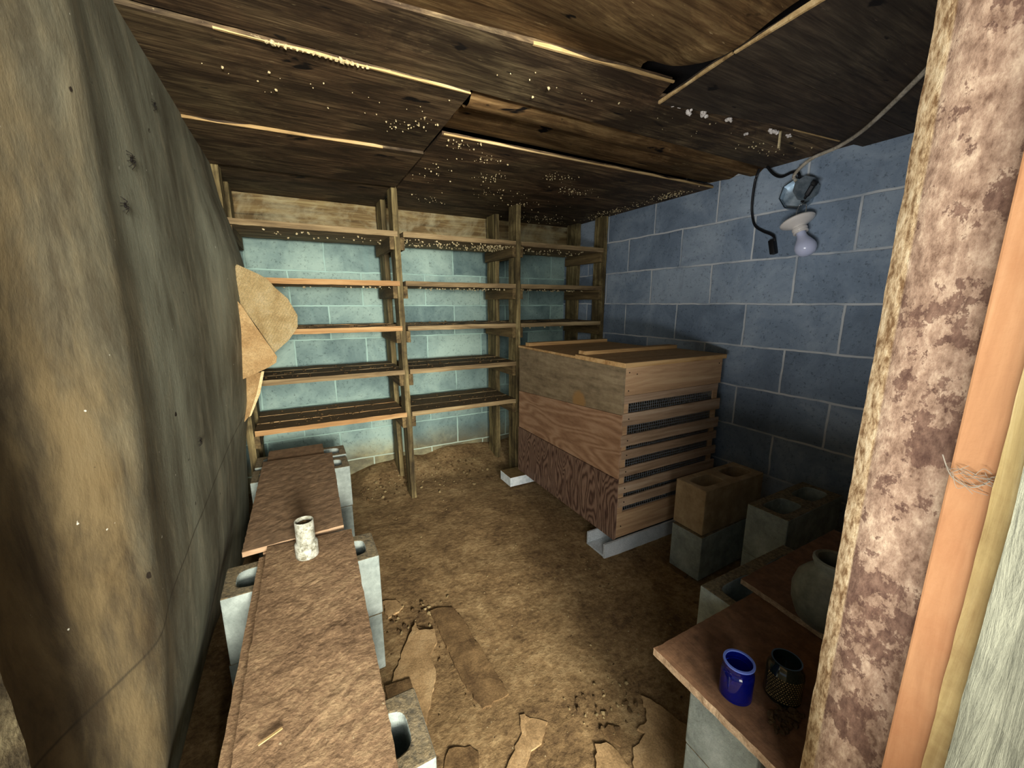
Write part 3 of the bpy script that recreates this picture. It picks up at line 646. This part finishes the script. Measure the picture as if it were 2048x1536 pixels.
for (x, y, n, who) in ((-.240, 1.128, (0, .5), 'under the joint of the two dusty boards'), (-.255, .522, (0, .5), 'at the near end of the long dirt-caked board'), (-.236, 1.885, (0, .4), 'at the far end of the plywood board'), (-.232, 2.06, (.3, 0), 'under the short board by the shelf post')):
    cmu(x, y, 0, n[0], 'lower pale concrete block '+who, g1); cmu(x+.003, y, BH+.0005, n[1], 'upper pale concrete block '+who, g1)
g2 = 'concrete blocks in the dark right corner'
cmu(1.365, .935, 0, 2, 'grey concrete block on the floor beneath the tan block, before the slatted cabinet', g2); cmu(1.38, .94, BH+.0005, 0, 'tan concrete block with two open cores, on another block before the cabinet', g2, ME_B)
cmu(1.435, .662, 0, 0, 'bottom block of the shadowy stack between tan block and doorway post', g2); cmu(1.433, .664, BH+.0005, 1, 'dark grey concrete block with two open cores, topping the stack nearest the blue wall', g2)
cmu(.886, .447, 0, 0, 'lower block of the pair under the far edge of the jar board', g2); cmu(.886, .450, BH+.0005, 0, 'pale concrete block showing one open core past the jar board', g2)
cmu(.66, .295, 0, 0, 'bottom block of the pair holding up the jar board corner', g2); cmu(.66, .297, BH+.0005, 0, 'bluish concrete block directly beneath the blue jar board', g2)
BT = 2*BH+.0015

# ------------------------------------------------------------------ boards on the left
def dirt_board(name, pts, z0, th, mat, label, edge_mat=None, amp=.002, tilt=0, res=.012):
    """board with a lumpy crust on top; pts = near-left, near-right, far-right, far-left"""
    a, b, c, d = [Vector(p+(0,)) for p in pts]; bm = NEW()
    nu = int((b-a).length/res); nv = int((d-a).length/res)
    def P(u, v): return a.lerp(b, u).lerp(d.lerp(c, u), v)
    def top(u, v):
        p = P(u, v); e = min(u, 1-u, v, 1-v); k = min(1, e*20)
        p.z = z0+th+k*amp*(1+fbm(Vector((p.x*40, p.y*30, 3)), 4)*1.6)
        if e == 0: p += Vector((noise.noise(Vector((p.x*50, p.y*50, 1))), noise.noise(Vector((p.x*50, p.y*50, 7))), 0))*.0022
        return p
    G = grid(bm, steps(0, 1, 1/nu), steps(0, 1, 1/nv), top)
    nv_, nu_ = len(G[0])-1, len(G)-1
    rim = [G[i][0] for i in range(nu_)]+[G[nu_][j] for j in range(nv_)]+[G[i][nv_] for i in range(nu_, 0, -1)]+[G[0][j] for j in range(nv_, 0, -1)]
    low = [bm.verts.new((v.co.x, v.co.y, z0)) for v in rim]
    for i in range(len(rim)): j = (i+1) % len(rim); bm.faces.new([rim[i], rim[j], low[j], low[i]])
    bm.faces.new(low)
    o = finish(name, bm, mat, smooth=False); 
    if edge_mat:
        o.data.materials.append(edge_mat)
        for p in o.data.polygons:
            if abs(p.normal.z) < .5: p.material_index = 1
    return o
o = dirt_board('board', [(-.163, .34), (.072, .34), (.094, 1.268), (-.137, 1.280)], BT+.012, .017, M_dirtboard, '', M_pbedge, .0014)
tag(o, 'long dirt-caked board nearest the camera on the left, holding up the white pipe', 'board', 'boards laid on the left concrete blocks')
bm = NEW(); slab(bm, [(-.185, .36), (.02, .36), (.02, 1.255), (-.158, 1.262)], BT, BT+.0115, .002, .03); tag(finish('board', bm, M_dirtboard), 'thin board edge peeking out beneath the long dirt-caked board', 'board', 'boards laid on the left concrete blocks')
o = dirt_board('board', [(-.201, 1.285), (.075, 1.306), (.095, 2.03), (-.191, 2.045)], BT+.012, .016, M_ply_board, '', M_ply_board, .0012)
tag(o, 'dusty plywood board farther along, behind the white pipe', 'board', 'boards laid on the left concrete blocks')
bm = NEW(); slab(bm, [(-.15, 1.283), (.03, 1.283), (.05, 2.0), (-.16, 2.0)], BT, BT+.0115, .001, .04); tag(finish('board', bm, M_ply_board), 'narrower board hidden under the dusty plywood board', 'board', 'boards laid on the left concrete blocks')
bm = NEW(); box(bm, -.178, .062, 2.062, 2.222, BT+.0005, BT+.017, cuts=.03, rough=.001); tag(finish('board', bm, M_ply_board), 'short board at the foot of the shelving on the left', 'board', 'boards laid on the left concrete blocks')
# white pipe fitting
t = empty('pipe_fitting', (-.033, 1.178, BT+.031), 'short white plastic pipe standing upright in its coupling on the boards', 'pipe')
c = Vector(t.location)
bm = NEW(); lathe(bm, [(0, 0), (.0285, 0), (.030, .003), (.030, .040), (.0275, .044), (.0245, .045)], c); finish('coupling', bm, M_pipe, t, smooth=True)
bm = NEW(); lathe(bm, [(.0245, .043), (.0245, .108), (.0235, .109), (.0215, .108), (.0215, .098)], c); finish('pipe', bm, M_pipe, t, smooth=True)
bm = NEW(); lathe(bm, [(.0215, .098), (.012, .102), (0, .099)], c, n=20); finish('soil_plug', bm, M_pipe_in, t)
bm = NEW(); 
for q, (a, b) in enumerate((((-.12, .62), (-.09, .66)),)): box(bm, -.119, -.083, .655, .659, BT+.035, BT+.037)
bmesh.ops.rotate(bm, verts=bm.verts, cent=(-.1, .657, BT), matrix=Matrix.Rotation(.35, 3, 'Z'))
tag(finish('wood_splinter', bm, M_edge), 'pale wood splinter lying on the dirt-caked board', 'splinter')

# ------------------------------------------------------------------ boards and jars on the right
o = dirt_board('board', [(.602, .226), (1.18, .226), (1.18, .497), (.607, .495)], BT, .017, M_particle, '', M_pbedge, .0008)
tag(o, 'tan chipboard shelf on blocks at lower right, carrying the blue jar', 'board', 'boards laid on the right concrete blocks')
z1 = BT+.017+.003
o = dirt_board('board', [(.935, .232), (1.42, .235), (1.44, .535), (.958, .53)], z1, .014, M_particle, '', M_pbedge, .0006)
tag(o, 'second tan board overlapping the blue jar board, in deep shadow', 'board', 'boards laid on the right concrete blocks')
t = empty('glass_jar', (.660, .350, z1-.0015), 'small cobalt blue glass jar with an open threaded mouth', 'jar'); c = Vector(t.location)
R = .0275
bm = NEW(); lathe(bm, [(0, .001), (R*.86, 0), (R, .004), (R, .050), (R*.98, .054), (R*.90, .057), (R*.92, .0595), (R*.89, .0615), (R*.92, .0635), (R*.89, .066), (R*.93, .069), (R*.94, .0715), (R*.84, .0720), (R*.80, .068), (R*.82, .056), (R*.90, .048), (R*.90, .008), (R*.75, .005), (0, .0045)], c, n=56)
finish('body', bm, M_blue, t, smooth=True)
bm = NEW(); lathe(bm, [(R*.93, .0700), (R*.965, .0712), (R*.96, .0735), (R*.82, .0738), (R*.81, .0715)], c, n=56)
s = NT('dusty_blue_rim'); mr = s.done((96, 116, 190), None, .5); e = finish('rim', bm, mr, t, smooth=True); e['label'] = 'dusty pale rim'
t = empty('labelled_jar', (.735, .308, z1-.001), 'dark green jar with gold printed label beside the blue jar', 'jar'); c = Vector(t.location)
bm = NEW(); lathe(bm, [(0, 0), (.027, 0), (.030, .004), (.030, .058), (.026, .066), (.0245, .070), (.0245, .078), (.022, .078), (.021, .06), (0, .058)], c, n=48); finish('body', bm, M_green, t, smooth=True)
bm = NEW(); a0 = math.radians(150)
grid(bm, steps(a0, a0+math.radians(150), .1), [.010, .03, .056], lambda a, z: c+Vector((.0304*math.cos(a), .0304*math.sin(a), z))); finish('paper_label', bm, M_label, t, smooth=True)
t = empty('stoneware_jug', (.985, .352, z1+.0165), 'round grey jug with a narrow neck, half hidden behind the doorway post', 'jug'); c = Vector(t.location)
bm = NEW(); lathe(bm, [(0, 0), (.048, 0), (.058, .008), (.069, .04), (.071, .072), (.064, .10), (.050, .118), (.040, .126), (.036, .133), (.038, .139), (.041, .145), (.041, .152), (.037, .155), (.032, .152), (.031, .13), (.05, .10), (.06, .06), (0, .02)], c, n=56); finish('body', bm, M_jug, t, smooth=True)
bm = NEW(); r2 = random.Random(12)
L = [(.69+r2.gauss(0, .018), .275+r2.gauss(0, .012), z1+.0005, .0035+.0035*r2.random()) for i in range(46)]; blobs(bm, L, 4)
tag(finish('cobweb_crumbs', bm, M_clod), 'crumbs and cobweb around the foot of the blue jar', 'dirt', kind='stuff')

# ------------------------------------------------------------------ cardboard leaning on the left wall
t = empty('cardboard_sheet', (-.15, 1.98, .60), 'torn folded cardboard, half corrugated, jutting from the left wall before the shelves', 'cardboard')
def xz(pts, y, dy=None): return [Vector((x, y+(dy(x, z) if dy else 0), z+H)) for x, z in pts]
A_ = [(-.250, .111), (-.232, .135), (-.203, .122), (-.187, .152), (-.118, .117), (-.09, .10), (-.062, .062), (-.022, .02), (-.010, -.008), (.008, -.05), (.004, -.10), (-.035, -.155), (-.092, -.205), (-.14, -.105), (-.205, .02)]
u = Vector((.50, .86)).normalized(); v_ = Vector((-u.y, u.x))          # ridges run along u
pts2 = [Vector(p) for p in A_]
ss = [p.dot(v_) for p in pts2]; bm = NEW(); cols = []
for sv in steps(min(ss)+.001, max(ss)-.001, .0014):
    hit = []
    for i in range(len(pts2)):
        a, b = pts2[i], pts2[(i+1) % len(pts2)]; da, db = a.dot(v_)-sv, b.dot(v_)-sv
        if da*db < 0: hit.append((a.lerp(b, da/(da-db))).dot(u))
    if len(hit) < 2: continue
    lo, hi = min(hit), max(hit); wob = .002*noise.noise(Vector((sv*300, 2, 1))); cols.append([])
    for k in range(9):
        q = u*(lo+(hi+wob-lo)*k/8)+v_*sv
        cols[-1].append(bm.verts.new((q.x, 1.965+.0016*math.sin(sv*2*math.pi/.0098)-.05*(q.x+.1)*.6+.02*noise.noise(Vector((q.x*6, q.y*6, 1))), q.y+H)))
for a, b in zip(cols, cols[1:]):
    for k in range(8): bm.faces.new([a[k], b[k], b[k+1], a[k+1]])
bmesh.ops.solidify(bm, geom=bm.faces[:], thickness=.0012)
e = finish('corrugated_flap', bm, M_corr, t, smooth=True); e['label'] = 'ridged corrugated flap'
def flap(pts, y, th, mat, nm, dy, lab=None):
    bm = NEW(); P3 = xz(pts, y, dy); f = bm.faces.new([bm.verts.new(p) for p in P3]); 
    rr = bmesh.ops.extrude_face_region(bm, geom=[f]); bmesh.ops.translate(bm, verts=[q for q in rr['geom'] if isinstance(q, bmesh.types.BMVert)], vec=(0, th, 0))
    bmesh.ops.triangulate(bm, faces=bm.faces[:])
    o = finish(nm, bm, mat, t); 
    if lab: o['label'] = lab
B_ = [(-.252, .105), (-.215, .03), (-.19, -.01), (-.15, -.095), (-.098, -.20), (-.086, -.225), (-.092, -.25), (-.12, -.268), (-.20, -.305), (-.232, -.317), (-.238, -.25), (-.236, -.17), (-.232, -.08), (-.24, .02)]
flap([(x*.97, z*.97) for x, z in B_], 1.925, .004, M_card, 'smooth_flap', lambda x, z: -.03*(x+.1)+.0*z, 'plain smooth flap')
flap([(-.25, -.29), (-.148, -.291), (-.176, -.38), (-.213, -.472), (-.235, -.50), (-.255, -.40)], 2.0, .006, M_card, 'lower_flap', lambda x, z: 0, 'brown lower flap')
flap([(-.150, -.285), (-.140, -.285), (-.165, -.38), (-.207, -.472), (-.216, -.478), (-.178, -.38)], 1.99, .004, M_corr, 'torn_strip', lambda x, z: 0)

# ------------------------------------------------------------------ lamp, box and cables by the blue wall
t = empty('junction_box', (1.915, 1.035, .455+H), 'open galvanised electrical box hanging at the blue block wall', 'electrical box')
def octa(bm, c, ax, rad, d0, d1, ph=math.pi/8):
    q = Vector((0, 0, 1)).rotation_difference(ax.normalized()); A, B = [], []
    for i in range(8):
        a = 2*math.pi*i/8+ph; v = Vector((rad*math.cos(a), rad*math.sin(a), 0)); A.append(bm.verts.new(c+q @ (v+Vector((0, 0, d0))))); B.append(bm.verts.new(c+q @ (v+Vector((0, 0, d1)))))
    bm.faces.new(A)
    for i in range(8): j = (i+1) % 8; bm.faces.new([A[i], A[j], B[j], B[i]])
    return A, B
ax = Vector((-1, -.25, 0)).normalized(); cb = Vector((1.925, 1.03, .447+H))
bm = NEW(); octa(bm, cb, ax, .062, -.005, .045); octa(bm, cb, ax, .058, 0, .045); finish('box_shell', bm, M_box, t)
bm = NEW(); A, B = octa(bm, cb+Vector((-.052, -.05, .008)), Vector((-.55, -.85, .1)), .050, 0, .008); bm.faces.new(B); finish('cover_plate', bm, M_box, t)
bm = NEW(); tube(bm, [(1.868, .985, .405+H), (1.862, .966, .428+H), (1.858, .945, .462+H), (1.855, .936, .474+H)], [.006, .010, .012, .004], 6); finish('tape_wrap', bm, M_cord, t)
bm = NEW(); tube(bm, [(1.875, .995, .400+H), (1.868, 1.0, .37+H), (1.87, 1.0, .35+H)], .002, 6); tube(bm, [(1.875, .99, .398+H), (1.862, .965, .392+H), (1.862, .962, .368+H), (1.87, .975, .345+H)], .0022, 6); finish('bare_wire', bm, M_bolt, t)
t = empty('lamp_holder', (1.875, 1.0, .335+H), 'white porcelain lamp holder with an unlit bulb dangling below the metal box', 'lamp')
c = Vector((1.880, 1.0, .338+H)); ax = Vector((-.02, -.42, -1)).normalized()
bm = NEW(); lathe(bm, [(0, -.002), (.060, -.002), (.063, .003), (.060, .009), (.050, .016), (.030, .026), (.024, .030), (.022, .034)], c, ax, 48); finish('porcelain_base', bm, M_porc, t, smooth=True)
bm = NEW(); lathe(bm, [(.022, .032), (.0275, .036), (.0275, .043), (.025, .045), (.024, .049), (.0275, .051), (.0265, .056), (.021, .057), (.019, .05)], c, ax, 40); finish('socket_collar', bm, M_porc, t, smooth=True)
bm = NEW(); lathe(bm, [(.017, .054), (.0175, .068), (.021, .080), (.029, .093), (.0365, .108), (.039, .120), (.037, .134), (.029, .148), (.016, .156), (0, .159)], c, ax, 48); finish('bulb', bm, M_bulb, t, smooth=True)
t = empty('extension_cord', (1.92, 1.16, .26+H), 'black cord looping down the blue wall from the ceiling to a plug', 'cord')
bm = NEW(); tube(bm, [(1.90, 1.20, .592+H), (1.905, 1.215, .545+H), (1.915, 1.225, .47+H), (1.925, 1.225, .41+H), (1.925, 1.205, .355+H), (1.92, 1.165, .325+H), (1.915, 1.125, .305+H), (1.912, 1.105, .29+H), (1.912, 1.10, .27+H)], .0055, 8); finish('cable', bm, M_cord, t, smooth=True)
bm = NEW(); box(bm, -.015, .015, -.012, .012, -.032, .032, bev=.006); bmesh.ops.rotate(bm, verts=bm.verts, cent=(0, 0, 0), matrix=Matrix.Rotation(math.radians(-14), 3, 'X')); bmesh.ops.translate(bm, verts=bm.verts, vec=(1.918, 1.107, .247+H)); finish('plug', bm, M_cord, t, smooth=True)
bm = NEW(); tube(bm, [(1.90, 1.165, .592+H), (1.905, 1.135, .555+H), (1.905, 1.10, .535+H), (1.90, 1.055, .54+H), (1.90, 1.03, .53+H), (1.90, 1.022, .505+H)], .0055, 8)
tag(finish('feed_cord', bm, M_cord, smooth=True), 'short black cord running from the ceiling into the metal box', 'cord')
bm = NEW(); tube(bm, [(1.885, 1.025, .495+H), (1.89, 1.04, .525+H), (1.86, .97, .560+H), (1.82, .86, .565+H), (1.72, .74, .567+H), (1.5, .56, .566+H), (1.38, .47, .566+H)], .0065, 8)
tag(finish('electric_cable', bm, M_romex, smooth=True), 'dirty white flat cable running along the ceiling down to the metal box', 'cable')

# ------------------------------------------------------------------ debris on the floor
DB = {
 'long tan board strip lying flat in the dirt, middle of the floor': ([(.345, 1.302), (.39, 1.295), (.424, 1.274), (.438, 1.205), (.454, .869), (.368, .868), (.347, .972)], 0, M_flake2),
 'curled flaky tan sheet beside the long dirt-caked board': ([(.278, 1.264), (.28, 1.219), (.327, 1.195), (.323, 1.142), (.288, 1.104), (.283, 1.035), (.213, .9), (.189, .952), (.158, 1.073), (.211, 1.167)], .010, M_flake),
 'small pale flake at the foot of the left concrete block': ([(.196, 1.435), (.24, 1.417), (.262, 1.364), (.195, 1.335)], 0, M_flake),
 'narrow upright tan shard at the bottom middle of the floor': ([(.463, .79), (.511, .749), (.466, .711), (.432, .705), (.398, .677), (.33, .68), (.425, .75)], 0, M_flake),
 'tan scrap at the bottom edge beside the near concrete block': ([(.223, .79), (.248, .807), (.30, .792), (.310, .766), (.29, .70), (.21, .70)], 0, M_flake2),
 'largest tan board fragment, jagged, beneath the jar board': ([(.795, .679), (.815, .643), (.852, .508), (.781, .42), (.60, .50), (.639, .548), (.663, .582), (.724, .598), (.716, .617), (.755, .618)], .004, M_flake),
 'small tan flake between the largest fragment and the narrow shards': ([(.628, .656), (.656, .662), (.679, .641), (.643, .606), (.634, .624)], 0, M_flake2),
 'tan shard at the bottom edge left of the largest fragment': ([(.589, .637), (.617, .63), (.629, .6), (.63, .553), (.55, .52), (.54, .57)], .002, M_flake),
 'brown scrap tucked behind the near concrete block': ([(.134, 1.064), (.206, 1.048), (.203, 1.003), (.132, 1.006)], .012, M_flake2),
 'thin dark sliver of board by the shadowy block stack': ([(1.386, 1.208), (1.397, 1.123), (1.40, .99), (1.35, .971), (1.345, 1.069)], .002, M_flake2),
 'tiny splinter beside the narrow tan shard': ([(.452, .80), (.464, .794), (.440, .745), (.432, .751)], 0, M_flake),
}
for i, (lab, (pts, dz, m_)) in enumerate(DB.items()):
    bm = NEW(); cx = sum(p[0] for p in pts)/len(pts); cy = sum(p[1] for p in pts)/len(pts)
    zf = max(floor_z(p[0], p[1]) for p in pts+[(cx, cy)])
    slab(bm, pts, zf-.003, zf+.0035+dz*.2, .007, .012, i)
    bmesh.ops.triangulate(bm, faces=[f for f in bm.faces if len(f.verts) > 4])
    for v in bm.verts: v.co.z += dz*math.sin((v.co.x-cx)*22)*.5+.0015*noise.noise(v.co*30)+dz*.4
    tag(finish('board_fragment', bm, m_), lab, 'board fragment', 'broken board fragments on the dirt floor')
# loose stones
r = random.Random(21); L = []
for cx, cy, sx, sy, n, s0 in ((.42, 2.45, .10, .10, 90, .008), (.62, 2.5, .15, .1, 70, .007), (1.0, 2.45, .15, .12, 110, .008), (.3, 1.25, .06, .08, 60, .006), (.7, .72, .08, .05, 50, .006), (.8, 1.5, .4, .5, 260, .0035), (1.12, 1.2, .05, .06, 60, .005), (.75, .95, .3, .2, 90, .0035)):
    for i in range(n):
        x, y = r.gauss(cx, sx), r.gauss(cy, sy)
        if .17 < x < 1.1 and .45 < y < 2.7: s_ = s0*(.35+r.random()**2); L.append((x, y, floor_z(x, y)+s_*.25, s_))
bm = NEW(); blobs(bm, L[::2], 11, .5); tag(finish('loose_stones', bm, M_pebble), 'small loose stones scattered over the dirt floor', 'stones', kind='stuff')
bm = NEW(); blobs(bm, L[1::2], 12, .5); tag(finish('soil_clods', bm, M_clod), 'brown clods of soil scattered over the dirt floor', 'soil', kind='stuff')

# ------------------------------------------------------------------ small things on wall and post
def spider(y, z, s_, lab, seed):
    x = wall_x(y, z)+.003; t = empty('spider', (x, y, z+H), lab, 'spider', 'dark spiders on the plaster wall'); c = Vector(t.location); rr = random.Random(seed)
    bm = NEW(); bmesh.ops.create_uvsphere(bm, u_segments=12, v_segments=8, radius=1, matrix=Matrix.Translation(c+Vector((.001, 0, -.4*s_))) @ Matrix.Diagonal((s_*.35, s_*.45, s_*.65, 1)))
    bmesh.ops.create_uvsphere(bm, u_segments=10, v_segments=6, radius=s_*.33, matrix=Matrix.Translation(c+Vector((.001, 0, .4*s_)))); finish('body', bm, M_spider, t, smooth=True)
    for i in range(8):
        sd = -1 if i < 4 else 1; k = i % 4; a = math.radians(60-40*k+rr.uniform(-12, 12)); d = Vector((0, sd*math.cos(a), math.sin(a)))
        bm = NEW(); tube(bm, [c+Vector((0, sd*.2*s_, .2*s_)), c+d*s_*1.3+Vector((s_*.8, 0, 0)), c+d*s_*(2.2+rr.random()*.6)+Vector((-.002, 0, -.3*s_))], s_*.09, 5); finish('leg', bm, M_spider, t)
spider(1.046, .262, .0062, 'largest dark spider on the plaster wall, upper of the two left ones', 1)
spider(.955, .165, .0052, 'dark spider on the plaster wall just below the largest spider', 2)
spider(1.335, .462, .0050, 'thin dark spider on the plaster wall nearest the ceiling', 3)
spider(1.21, -.338, .0050, 'small dark spider low on the plaster wall by the diagonal scratch', 4)
t = empty('bolt', (.556, .133, .233+H), 'zinc bolt head sunk in the doorway post beside the orange stud', 'bolt')
c = Vector((.564, .1275, .235+H))
bm = NEW(); lathe(bm, [(0, 0), (.0085, 0), (.009, .0015), (0, .002)], c, Vector((-1, 0, 0)), 20); finish('recess', bm, M_hole, t)
bm = NEW(); octa(bm, c, Vector((-1, 0, 0)), .004, .002, .006); lathe(bm, [(0, .006), (.004, .006), (.0035, .0075), (0, .008)], c, Vector((-1, 0, 0)), 8); finish('bolt_head', bm, M_bolt, t)
bm = NEW(); rr = random.Random(5)
for i in range(22):
    a = Vector((.543-rr.random()*.004, .124-rr.random()*.034, -.158+H+rr.gauss(0, .003))); b = a+Vector((-.002*rr.random(), -.010-rr.random()*.01, rr.gauss(0, .006)))
    tube(bm, [a, a.lerp(b, .5)+Vector((-.003, 0, rr.gauss(0, .003))), b], .00025, 4)
tube(bm, [(.546, .128, -.145+H), (.542, .118, -.163+H), (.541, .104, -.168+H), (.540, .094, -.158+H)], .0006, 5)
tag(finish('cobweb', bm, M_web), 'wisp of grey cobweb wrapped across the orange stud', 'cobweb')
